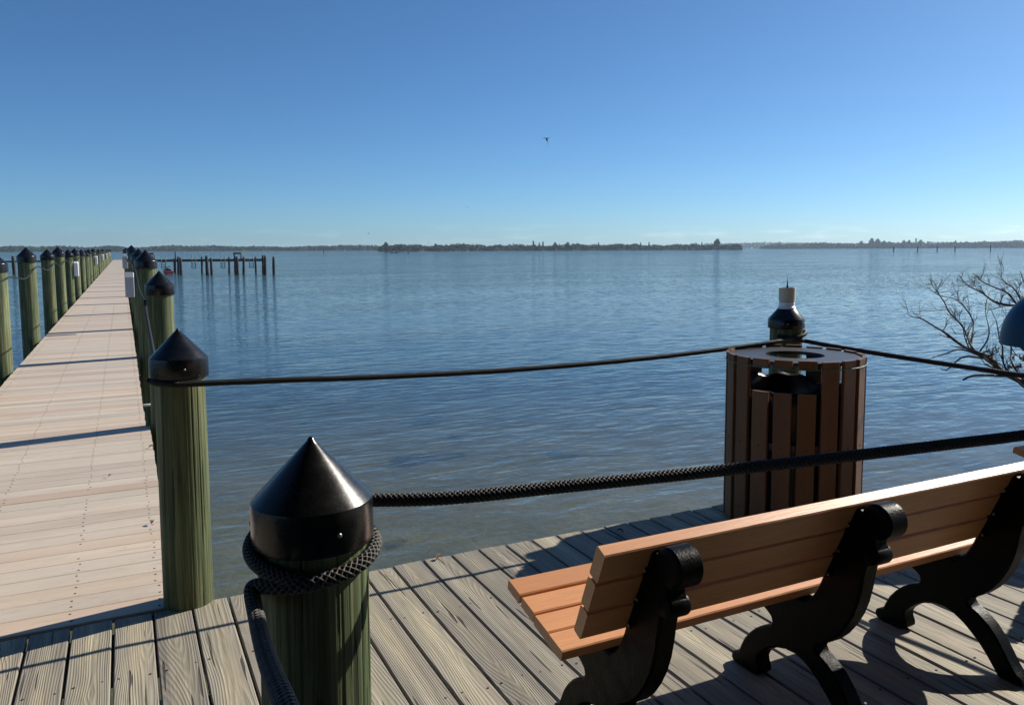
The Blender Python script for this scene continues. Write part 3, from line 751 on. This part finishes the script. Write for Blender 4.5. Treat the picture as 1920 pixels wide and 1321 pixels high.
# ------------------------------------------------------------------ bare bush
def build_bush():
    D = 6.6
    base = Vector((8.05, 3.6, -2.0))
    root = empty('bare_bush', base, 'leafless dark bush leaning over the water at the right edge', 'bush')
    b = MB(); rr = random.Random(4)
    def P(x, y, dd=0): return at_depth(x, y, D+dd) - base
    def twig(p, d, L, r, depth):
        n = 5; pts = [p]; dd = d.copy()
        for i in range(n):
            dd = (dd + Vector((rr.uniform(-1, 1), rr.uniform(-1, 1), rr.uniform(-.6, .9)))*.20).normalized()
            pts.append(pts[-1]+dd*(L/n))
        b.tube(pts, [r*(1-.55*i/n) for i in range(n+1)], 5 if depth else 4)
        if depth > 0:
            for i in range(1, n+1):
                if rr.random() < (.72 if depth > 1 else .6):
                    sd = (dd + Vector((rr.uniform(-1, 1), rr.uniform(-1, 1), rr.uniform(-.5, .95)))*.9).normalized()
                    twig(pts[i], sd, L*rr.uniform(.38, .62), r*.62*(1-.3*i/n), depth-1)
    def limb(px, r0, r1, dens=.8, dep=0, tl=.24):
        pts = smooth_path([P(x, y, dep+.25*math.sin(x*.05+y*.03)) for (x, y) in px], .06); m = len(pts)
        b.tube(pts, [.82*(r0+(r1-r0)*i/(m-1)) for i in range(m)], 8)
        for i in range(3, m):
            if rr.random() < dens:
                t = (pts[i]-pts[i-1]).normalized(); out = Vector((rr.uniform(-1, 1), rr.uniform(-1, 1), rr.uniform(-.45, .9)))
                f = i/m
                twig(pts[i], (t*.7+out*.8).normalized(), tl*rr.uniform(.5, 1.1), max(.0024, (r0+(r1-r0)*f)*.36), 2)
    # main limbs, root to tip
    limb([(2010, 800), (1960, 740), (1885, 700), (1857, 672), (1830, 660), (1800, 645), (1770, 622), (1752, 612), (1728, 597), (1712, 594), (1699, 587)], .034, .0035, .36)
    limb([(1835, 662), (1822, 650), (1805, 612), (1780, 585), (1770, 565), (1752, 540), (1742, 522)], .012, .0035, .55, 0, .19)
    limb([(1870, 690), (1840, 668), (1800, 655), (1770, 664), (1744, 671)], .016, .005, .1)
    limb([(1850, 672), (1810, 668), (1790, 680), (1775, 694), (1763, 690)], .012, .004, .12)
    limb([(1905, 705), (1870, 704), (1835, 703), (1815, 707), (1804, 713)], .017, .010, .05)
    limb([(1995, 780), (1935, 600), (1910, 575), (1870, 568), (1840, 548), (1815, 535), (1800, 518), (1792, 508)], .022, .0035, .62, 0, .17)
    limb([(1910, 575), (1890, 550), (1868, 540), (1842, 528), (1830, 515), (1820, 512)], .011, .003, .62, 0, .16)
    limb([(1925, 590), (1905, 545), (1885, 530), (1878, 515), (1886, 500)], .012, .003, .7, .2, .16)
    limb([(1990, 760), (1930, 560), (1920, 530), (1912, 505)], .014, .0035, .7, -.2, .16)
    limb([(1820, 655), (1824, 625), (1824, 600), (1808, 575), (1790, 560), (1760, 553), (1735, 535)], .009, .003, .6, .3, .18)
    limb([(1836, 660), (1850, 640), (1855, 620), (1848, 585), (1850, 560)], .008, .003, .45, .3, .17)
    limb([(1960, 760), (1888, 694), (1880, 650), (1875, 640), (1868, 600)], .013, .004, .5, -.2, .18)
    limb([(1975, 770), (1905, 694), (1896, 655), (1900, 600)], .014, .005, .4, -.3)
    limb([(1990, 760), (1925, 680), (1905, 665), (1890, 640)], .012, .004, .6)
    pts = smooth_path([Vector((0, 0, 0)), Vector((-.1, .05, .6)), P(2010, 800)], .1); b.tube(pts, [.075-.033*i/(len(pts)-1) for i in range(len(pts))], 10)
    pts = smooth_path([Vector((0.05, 0, 0)), Vector((.05, .15, .9)), P(1995, 780), P(1990, 760)], .1); b.tube(pts, [.07-.04*i/(len(pts)-1) for i in range(len(pts))], 10)
    b.build('branches', M['bark'], root)
    lf = MB()
    for _ in range(24):
        p = P(rr.uniform(1893, 1935), rr.uniform(648, 690), rr.uniform(-.2, .2)); a = Vector((rr.uniform(-1, 1), rr.uniform(-1, 1), rr.uniform(-1, 1))).normalized(); c_ = a.orthogonal().normalized(); e = a.cross(c_)
        L, w = rr.uniform(.05, .09), rr.uniform(.015, .028)
        lf._add([p-a*L*.5, p+c_*w+e*.006, p+a*L*.5, p-c_*w+e*.006], [[0, 1, 2, 3]], 0, False)
    lf.build('dead_leaves', M['bark'], root)
    return root
build_bush()

# ------------------------------------------------------------------ boat slips far off along the pier
gs = 'dark piles of the boat slips'
def slip_pile(x, y, ytop, wpx, label, k):
    p = on_z(x, y, WATER_Z); d = (p-EYE).dot(FW); top = at_depth(x, ytop, d).z; r = wpx*d/F_PX/2
    root = MB(); ph = random.uniform(0, 6)
    lean = random.uniform(-.03, .03)
    pts = [Vector((lean*h, .5*lean*h, h)) for h in np.linspace(-1.2, top-WATER_Z, 8)]
    root.tube(pts, [r*(1.05+.06*math.sin(i*1.9+ph)-.015*i) for i in range(7)]+[r*.8], 10)
    o = root.build('slip_pile', M['oldwood']); o.location = (p.x, p.y, WATER_Z)
    return tag(o, label, 'piling', gs)
SL = [(328,511,484,4),(335,515,481,5),(340,516,483,5),(379,512.5,481,4),(389,516,479.5,6),(397,515.5,483.5,5),(430,512,481.5,4),(442,515,480,5),(446,515.5,481,5),(457,515.5,481.5,5),(480,512,481,4),(494,515,478.5,5),(497.5,515.5,479,5),(513.5,516,481,5.5)]
for i, (x, yb, yt, w) in enumerate(SL):
    slip_pile(x, yb, yt, w, f'{ORD[i]} bare dark pile from the left in the boat slips right of the pier', i)
slip_pile(329.5, 512, 471.5, 2.4, 'taller thin post behind the boat slip catwalk right of the pier', 99)
slip_pile(27, 514.5, 480, 6, 'bare dark pile carrying the catwalk on the far left of the pier', 98)
def px_bar(mb, a, b, w, t, d):
    pa, pb = at_depth(*a, d), at_depth(*b, d); L = (pb-pa); dl = L.normalized(); up = Vector((0, 0, 1)); dw = dl.cross(up).normalized() if abs(dl.z) < .9 else Vector((0, 1, 0)).cross(dl).normalized()
    mb.bar(pa, dw, dl.cross(dw)*-1, dl, w, t, L.length, .01)
cw = MB(); A = at_depth(236, 488.2, 108); B = at_depth(497, 486.3, 104); dl = (B-A).normalized(); dw = Vector((-dl.y, dl.x, 0)).normalized()
cw.bar(A, dw, (0, 0, 1), dl, 1.3, .22, (B-A).length, .01); cw.bar(A-Vector((0, 0, .17))+dw*.4, dw, (0, 0, 1), dl, .12, .13, (B-A).length, .01)
tag(cw.build('catwalk', M['darkbeam']), 'dark plank catwalk joining the boat slip piles right of the pier', 'catwalk')
cw = MB(); A = at_depth(-60, 491.0, 114); B = at_depth(206, 488.6, 110); dl = (B-A).normalized(); dw = Vector((-dl.y, dl.x, 0)).normalized()
cw.bar(A, dw, (0, 0, 1), dl, 1.3, .24, (B-A).length, .01)
tag(cw.build('catwalk', M['darkbeam']), 'dark plank catwalk showing between the piles left of the pier', 'catwalk')
for i, (xl, xr, yt, yb) in enumerate([(302.5, 310.5, 479, 503.5), (359.5, 366.8, 477.5, 503), (414.3, 421.5, 478, 502.3), (467.3, 474.8, 477.5, 501.8)]):
    lad = MB(); d = 102.5
    for x in (xl, xr): lad.tube([at_depth(x, yt, d), at_depth(x+.3, yb, d)], .045, 6)
    for u in (.50, .68, .84, .99): lad.tube([at_depth(xl+.2, yt+(yb-yt)*u, d), at_depth(xr+.2, yt+(yb-yt)*u, d)], .04, 6)
    tag(lad.build('dock_ladder', M['galv']), f'{ORD[i]} thin metal ladder from the left hanging from the boat slip catwalk', 'ladder', 'metal ladders on the boat slip catwalk')
for i, (x0, x1, y0, y1, lab) in enumerate([(438, 453, 474.8, 485.5, 'dark table-like rack standing on the boat slip catwalk'), (280, 289.5, 475.5, 485.5, 'dark rack on the catwalk just behind the pier pile caps')]):
    rk = empty('dock_rack', at_depth((x0+x1)/2, y1+.5, 104), lab, 'rack', 'racks on the boat slip catwalk'); base = rk.location.copy()
    pa, pb = at_depth(x0, y0, 104)-base, at_depth(x1, y0, 104)-base; dl = (pb-pa).normalized(); dw = Vector((-dl.y, dl.x, 0)).normalized()
    t = MB(); t.bar(pa, dw, (0, 0, 1), dl, .5, .22, (pb-pa).length, .01); t.build('top', M['darkbeam'], rk)
    for q in (pa+dl*.1, pb-dl*.1):
        for s in (-.18, .18):
            l = MB(); l.tube([q+dw*s, Vector((q.x, q.y, 0))+dw*s], .05, 6); l.build('leg', M['darkbeam'], rk)
# moored jet ski
jp = on_z(315, 513.2, WATER_Z)
js = empty('jet_ski', jp, 'red and black jet ski moored beside the boat slips', 'jet ski', rz=math.radians(100))
h = MB(); vs = []; fs = []
secs = [(-1.35, .40, .30), (-.9, .52, .36), (0, .56, .38), (.7, .46, .42), (1.2, .26, .48), (1.5, .06, .52)]
for (x, w, z) in secs: vs += [(x, -w, z*.55), (x, -w*1.08, z), (x, -w*.5, z+.06), (x, w*.5, z+.06), (x, w*1.08, z), (x, w, z*.55), (x, w*.5, -.12), (x, -w*.5, -.12)]
for i in range(5):
    for k in range(8): fs.append([i*8+k, i*8+(k+1) % 8, (i+1)*8+(k+1) % 8, (i+1)*8+k])
fs += [list(range(8)), [40+k for k in range(8)][::-1]]
h._add(vs, [f[::-1] for f in fs], 0, True); h.build('hull', M['red'], js, auto=40)
h = MB(); h.bar((-1.1, 0, .50), (0, 1, 0), (0, 0, 1), (1, 0, 0), .36, .26, 1.15, .08); h.build('seat', M['blackrub'], js)
h = MB(); h.bar((.1, 0, .56), (0, 1, 0), (0, 0, 1), (.95, 0, -.12), .42, .34, .8, .1); h.build('hood', M['blackrub'], js)
h = MB(); h.tube([(.2, -.42, .92), (.3, 0, .86), (.2, .42, .92)], .035, 8); h.tube([(.3, 0, .86), (.42, 0, .6)], .05, 8); h.build('handlebar', M['blackrub'], js)

# ------------------------------------------------------------------ white boxes fixed to the pier piles
gb = 'white boxes fixed to the pier piles'
def pier_box(x, y, z0, z1, w, dpt, label, rounded):
    b = MB()
    if rounded:
        n = 10; prof = []
        H = z1-z0; out = [(-w/2, 0), (w/2, 0)] + [(w/2*math.cos(a), H-w/2+w/2*math.sin(a)) for a in np.linspace(0, PI, 12)]
        b.prism([(p[0], p[1]) for p in out], -dpt/2, dpt/2, .012)
    else:
        H = z1-z0; b.prism([(-w/2, 0), (w/2, 0), (w/2, H*.80), (w*.18, H), (-w*.18, H), (-w/2, H*.80)], -dpt/2, dpt/2, .008)
    o = b.build('dock_box', M['white'] if rounded else M['shadedbox']); o.location = (x, y, z0)
    return tag(o, label, 'utility box', gb)
def pile_face(lst, i, sgn): x, y, r = lst[i][:3]; return x+sgn*(r+.065), y
x, y = pile_face(left_piles, 5, 1); pier_box(x, y, .72, 1.14, .16, .12, 'round-topped white box on the left piles, the nearest of the left boxes', True)
x, y = pile_face(left_piles, 10, 1); pier_box(x, y, .74, 1.16, .16, .12, 'round-topped white box about halfway along the left row of pier piles', True)
x, y = pile_face(left_piles, 14, 1); pier_box(x, y, .74, 1.16, .16, .12, 'small white box on the left row, past the halfway box', True)
x, y = pile_face(left_piles, 18, 1); pier_box(x, y, .74, 1.16, .16, .12, 'small white box near the far end of the left row of piles', True)
x, y = pile_face(left_piles, 23, 1); pier_box(x, y, .74, 1.16, .16, .12, 'tiny white box farthest out on the left row of piles', True)
x, y = pile_face(right_piles, 2, -1); pier_box(x+.01, 15.9, .62, 1.07, .17, .15, 'shade-toned white peaked utility box on the right row of piles, facing the walkway', False)
x, y = pile_face(right_piles, 5, -1); pier_box(x+.01, 27.3, .90, 1.36, .16, .15, 'farther white utility box on the right row, above the peaked box', False)

# ------------------------------------------------------------------ far shores
HZ = lambda x: 466.0-(x-960)*.003475
def dir_px(x):
    d = ray(x, HZ(x)); d.z = 0; return d.normalized()
def leafmats():
    return [mat_leaf('mangrove_dark', (.007, .028, .009), (.016, .048, .016)), mat_leaf('mangrove_olive', (.018, .042, .012), (.032, .060, .018)),
            mat_leaf('rusty_scrub', (.060, .040, .022), (.10, .060, .034))]
LM = leafmats()
def shore(name, x0, x1, dist0, dist1, top, n, label, rusty=None, size=(1.2, 3.0), depth=70, seed=3):
    """top(x): canopy height in metres at photo column x"""
    r = np.random.default_rng(seed); mb = MB()
    xs = np.linspace(x0, x1, 80)
    land = MB(); vs = []; fs = []
    for i, x in enumerate(xs):
        u = i/79; D = dist0+(dist1-dist0)*u + 12*math.sin(i*.7)+6*math.sin(i*1.9); d = dir_px(x)
        for (dd, z) in ((0, WATER_Z-.8), (5, WATER_Z+.25), (14, WATER_Z+.5), (depth+60, WATER_Z+.8), (depth+90, WATER_Z-1)):
            q = d*(D+dd); vs.append((q.x, q.y, z))
    for i in range(79):
        for k in range(4): fs.append([i*5+k, (i+1)*5+k, (i+1)*5+k+1, i*5+k+1])
    land._add(vs, fs, 0, True); tag(land.build(name+'_land', M['sand']), kind='structure')
    for _ in range(n):
        x = r.uniform(x0, x1); u = (x-x0)/(x1-x0); i = u*79
        D = dist0+(dist1-dist0)*u + 12*math.sin(i*.7)+6*math.sin(i*1.9); dep = depth*r.random()**1.6+4
        H = top(x)*(.72+.28*min(1, dep/30)) * (.97+.15*math.sin(x*.9+dep*.3)*math.sin(x*.37+1.3*seed))
        z = WATER_Z+.2 + H*r.random()**.75
        p = dir_px(x)*(D+dep); s = r.uniform(*size)
        a = Vector(r.normal(size=3)).normalized(); c = a.orthogonal().normalized(); p = Vector((p.x, p.y, z)); c2 = a.cross(c)
        m = 0 if r.random() < .62 else 1
        if rusty and rusty(x, z-WATER_Z) > r.random(): m = 2
        k = r.uniform(.5, 1)
        mb._add([p-c*s*.6, p-c2*s*.5*k+a*s*.15, p+c*s*.6, p+c2*s*.5*k+a*s*.15], [[0, 1, 2, 3]], m, False, None, r.random())
    o = mb.build(name, LM); tag(o, label, 'vegetation', kind='stuff'); return o
def hill(x, *pk): return sum(h*math.exp(-((x-c)/w)**2) for c, w, h in pk)
shore('left_shore_trees', -160, 760, 1750, 1650, lambda x: 9.0+1.1*math.sin(x*.021)+.8*math.sin(x*.067)+hill(x, (640, 14, 2.5), (205, 20, 2.5), (330, 25, 1.5)), 15000,
      'low dark green tree line along the far left shore', size=(2.5, 5.5), depth=90, seed=3)
shore('island_trees', 708, 1392, 960, 1180, lambda x: (7.6+.8*math.sin(x*.06)+.7*math.sin(x*.17)+hill(x, (870, 40, .8), (1130, 60, .9)))*min(1, (x-700)/18)*min(1, (1400-x)/30+.45), 20000,
      'low mangrove island with olive and rust coloured scrub in mid bay', rusty=lambda x, h: .62*math.exp(-((x-775)/45)**2)*(h < 6.2)+.40*math.exp(-((x-960)/40)**2)*(h < 4)+.35*math.exp(-((x-1270)/60)**2)*(h < 4.4)+.06, size=(1.1, 2.6), depth=55, seed=5)
shore('right_shore_trees', 1425, 2100, 2050, 2500, lambda x: (12.0+1.0*math.sin(x*.05)+hill(x, (1650, 30, 3), (1870, 60, 4)))*min(1, .35+(x-1425)/45), 13000,
      'hazy grey-green tree line along the far right shore', size=(3, 6.5), depth=110, seed=8)
shore('back_shore_trees', 1320, 2100, 3400, 3600, lambda x: 20+2*math.sin(x*.03)+hill(x, (1430, 45, 6), (1900, 60, 5)), 9000,
      'faintest blue-grey tree line behind the gap at the island end', size=(5, 11), depth=120, seed=11)
def far_tree(kind, seed):
    r = np.random.default_rng(seed); t = MB(); t.tube([(0, 0, -.5), (.05, 0, .5), (0, .03, 1.0)], [.035, .025, .008], 6)
    root = bpy.data.objects.new('shore_tree', None); col.objects.link(root)
    t.build('trunk', M['bark'], root); c = MB()
    for _ in range(170):
        if kind == 'pine':
            z = r.uniform(.25, 1.02); w = .20*(1.05-z)+.03; q = r.normal(size=2)*w*.6; s = .07
            p = Vector((q[0], q[1], z))
        else:
            v = r.normal(size=3); v /= np.linalg.norm(v); v *= r.random()**.4
            lob = .12*np.sin(v[0]*5+seed)
            p = Vector((v[0]*.36, v[1]*.36, .68+v[2]*.32+lob)); s = .10
        a = Vector(r.normal(size=3)).normalized(); e = a.orthogonal().normalized(); f = a.cross(e)
        c._add([p-e*s, p-f*s*.7, p+e*s, p+f*s*.7], [[0, 1, 2, 3]], 0, False, None, r.random())
    c.build('crown', LM[:1], root); return root
tp = {'pine': far_tree('pine', 1), 'round': far_tree('round', 2), 'pine2': far_tree('pine', 5), 'round2': far_tree('round', 9)}
used = set()
TREES = [(724, 455, 'round', 990, 'dark clumpy tree at the left tip of the mangrove island'), (719, 459, 'pine', 990, 'thin spiky tree beside the clumpy tree on the island tip'),
 (770, 459.5, 'round2', 1000, 'low round tree above the rusty scrub on the island'), (788, 459, 'round', 1000, 'small round tree left of the middle of the island'), (818, 457.5, 'round2', 1010, 'broad low crown on the island left of a lone pole'),
 (869, 457, 'round', 1015, 'single dark crown poking up in the left half of the island'), (893, 457.5, 'pine', 1015, 'short pointed tree just left of the middle of the island'),
 (1000, 452, 'pine', 1060, 'leftmost tall spiky pine of the cluster mid island'), (1011, 455, 'pine2', 1060, 'middle shorter spiky pine of the cluster mid island'), (1018, 453.5, 'pine', 1060, 'rightmost spiky pine of the cluster mid island'),
 (1041, 455, 'round', 1070, 'round tree right of the spiky pine cluster on the island'), (1064, 455, 'round2', 1075, 'second round tree right of the spiky pine cluster'),
 (1122, 454.5, 'pine2', 1095, 'lone spiky pine right of the middle of the island'), (1201, 455, 'pine', 1120, 'spiky pine in the right half of the island'), (1217, 454, 'pine2', 1120, 'neighbouring spiky pine in the right half of the island'),
 (1305, 455, 'pine', 1150, 'slim pine left of the tall round tree near the island end'), (1316, 454, 'pine2', 1150, 'slim pine closest to the tall round tree near the island end'), (1344, 449, 'round', 1160, 'tallest round tree standing out near the right end of the island'),
 (1614, 452.5, 'round2', 2200, 'round tree left of the tall clump on the right shore'), (1634, 447.5, 'round', 2200, 'tall clumped tree on the right shore, left half of the clump'), (1645, 449, 'round2', 2200, 'tall clumped tree on the right shore, right half of the clump'),
 (1658, 452, 'round', 2220, 'medium tree right of the tall clump on the right shore'), (1694, 451.5, 'round2', 2250, 'left tree of the pair near the channel posts'), (1704, 451, 'round', 2250, 'right tree of the pair near the channel posts'),
 (1717, 447.5, 'pine', 2260, 'pointed tree rising above the second channel post'), (1725, 450.5, 'round', 2260, 'round tree just right of the pointed tree above the channel posts'), (1790, 452, 'round2', 2330, 'round tree above the fourth channel post'),
 (1812, 453, 'round', 2350, 'round tree right of the fourth channel post'), (1833, 453, 'pine2', 2360, 'pointed tree between the fourth and fifth channel posts'), (1846, 452, 'round2', 2380, 'round tree just left of the fifth channel post')]
for (x, yt, k, D, lab) in TREES:
    src = tp[k]; o = src if k not in used else copy_tree(src); used.add(k)
    d = dir_px(x)*(D+12); dep = d.dot(FW); H = at_depth(x, yt, dep).z-WATER_Z
    o.location = (d.x, d.y, WATER_Z+.3); o.scale = (H*.8, H*.8, H-.3); o.rotation_euler.z = random.uniform(0, 6)
    tag(o, lab, 'tree', 'trees standing above the far shore')

# channel posts, a skiff, birds
def far_post(x, yb, yt, w, label, grp='posts standing in the bay'):
    p = on_z(x, yb, WATER_Z); d = (p-EYE).dot(FW); top = at_depth(x, yt, d).z
    b = MB(); r = w*d/F_PX/2; b.tube([(0, 0, -1), (0, 0, 1), (.05, 0, top-WATER_Z)], [r, r, r*.85], 8)
    b.box((.05, 0, top-WATER_Z-.25), (r*2.6, r*2.0, .5))
    o = b.build('channel_post', M['oldwood']); o.location = (p.x, p.y, WATER_Z); return tag(o, label, 'marker post', grp)
for i, (x, yb, yt) in enumerate([(1675.5, 472.5, 463), (1720.5, 472.3, 462.5), (1757, 471.8, 462.5), (1790.5, 471.3, 461.5), (1857, 471, 460.5)]):
    far_post(x, yb, yt, 1.9, f'{ORD[i]} slim dark channel post from the left before the right shore')
far_post(607, 475.5, 466.5, 1.6, 'slim post in the water left of the mangrove island')
far_post(722.5, 475.5, 466.5, 1.3, 'left post of the twin posts at the island tip'); far_post(725.5, 475.5, 467.5, 1.2, 'right post of the twin posts at the island tip')
far_post(765.5, 476, 471.5, 1.6, 'short stub post in the water before the rusty scrub')
far_post(804, 468, 451, .55, 'thin bare pole rising above the left half of the island')
sp = on_z(739, 474.6, WATER_Z)
sk = empty('skiff', sp, 'low grey skiff anchored near the left tip of the island', 'boat', rz=math.radians(-35))
h = MB(); vs = []; fs = []
for (x, w, z) in [(-3.2, .9, .75), (-1, 1.1, .75), (1.2, 1.0, .85), (2.6, .6, 1.0), (3.6, .05, 1.2)]: vs += [(x, -w, z), (x, w, z), (x, w*.7, -.2), (x, -w*.7, -.2)]
for i in range(4):
    for k in range(4): fs.append([i*4+k, i*4+(k+1) % 4, (i+1)*4+(k+1) % 4, (i+1)*4+k])
fs += [[3, 2, 1, 0], [16, 17, 18, 19]]; h._add(vs, fs); h.build('hull', M['hullgrey'], sk)
h = MB(); h.bar((-.4, 0, .72), (1, 0, 0), (0, 1, 0), (0, 0, 1), .7, .8, .55, .05); h.build('console', M['white'], sk)
def bird(x, y, d, span, bank, label):
    p = at_depth(x, y, d); root = empty('bird', p, label, 'bird', 'birds in flight over the bay', rz=-YAW)
    s = span
    b = MB(); pts = [Vector((0, .0, .0)), Vector((.02, 0, -.10))*s, Vector((.10, .02, -.30))*s, Vector((.2, .03, -.48))*s]
    b.tube([Vector((-.03, 0, .05))*s, Vector((0, 0, 0)), Vector((.03, 0, -.12))*s, Vector((.07, 0, -.22))*s], [.02*s, .07*s, .06*s, .02*s], 8)
    def wing(a, m, e, w):
        a, m, e = [Vector(q)*s for q in (a, m, e)]; t = Vector((0, w, 0))*s; up = Vector((0, 0, .012))*s
        vs = [a-t*.7, m-t, e-t*.15, e+t*.15, m+t*.6, a+t*.7]; n = len(vs)
        vs = [q+up for q in vs]+[q-up for q in vs]
        b._add(vs, [[0, 1, 4, 5], [1, 2, 3, 4], [11, 10, 7, 6], [10, 9, 8, 7]]+[[i, i+n, (i+1) % n+n, (i+1) % n] for i in range(n)], 0, False)
    wing((-.02, 0, .03), (-.14, 0, .045), (-.30, 0, .0), .09); wing((.02, 0, .03), (.13, 0, .05), (.25, 0, .03), .09)
    wing((.03, .02, -.12), (.12, .05, -.34), (.20, .06, -.52), .07)
    body = b.build('body', M['feather'], root); return root
bird(1025, 260, 62, 1.0, 0, 'dark bird gliding alone high in the middle of the sky')
bird(691, 437, 240, 1.3, 0, 'tiny bird just above the left shore tree line'); bird(875.5, 388, 200, .9, 0, 'faint speck of a bird midway between the horizon and the gliding bird')

# ------------------------------------------------------------------ unseen roof and wall, added overhead and behind to darken shaded sides
def build_light_blocker():
    root = empty('light_blocker', (1.5, -3.2, 0), 'dark timber roof and plank wall sheltering the deck behind the viewpoint', 'light_blocker')
    b = MB()
    for i in range(34):
        b.bar((-7.4-1.5, .0, .10+i*.125), (0, 0, 1), (0, 1, 0), (1, 0, 0), .122, .022, 15.6, .003)
    b.build('wall', M['under'], root)
    b = MB()
    for i in range(100):
        x = -7.4-1.5+i*.157; b.bar((x, -.1, 3.62), (1, 0, 0), (0, 0, 1), (0, 1, 0), .152, .024, 5.05, .003, 0, None, 1, lambda a, L: Vector((0, 0, -L*.13)))
    rf = b.build('roof', M['under'], root)
    b = MB()
    for i in range(13):
        x = -7.3-1.5+i*1.28; b.bar((x, 0, 3.51), (1, 0, 0), (0, 0, 1), (0, 1, 0), .06, .18, 4.85, .003, 0, None, 1, lambda a, L: Vector((0, 0, -L*.13)))
    b.build('rafters', M['under'], rf)
    for x in (-4.9, 6.3):
        b = MB(); b.bar((x-1.5, 4.6, 0), (1, 0, 0), (0, 1, 0), (0, 0, 1), .14, .14, 2.9, .006); b.build('post', M['under'], root)
build_light_blocker()

# ------------------------------------------------------------------ haze
hz = MB(); S = 9400
hv = [(sx*S, sy*S, z) for z in (-7.5, 26) for sx, sy in ((-1, -1), (1, -1), (1, 1), (-1, 1))]
hz._add(hv, [[3, 2, 1, 0], [4, 5, 6, 7], [0, 1, 5, 4], [1, 2, 6, 5], [2, 3, 7, 6], [3, 0, 4, 7]])
t = NT('haze_air'); pv = t.n('VolumePrincipled', Color=(.62, .82, 1.0), Density=.00012, Anisotropy=.2)
t.t.links.new(pv, t.out.inputs['Volume'])
tag(hz.build('haze', t.m), kind='stuff')
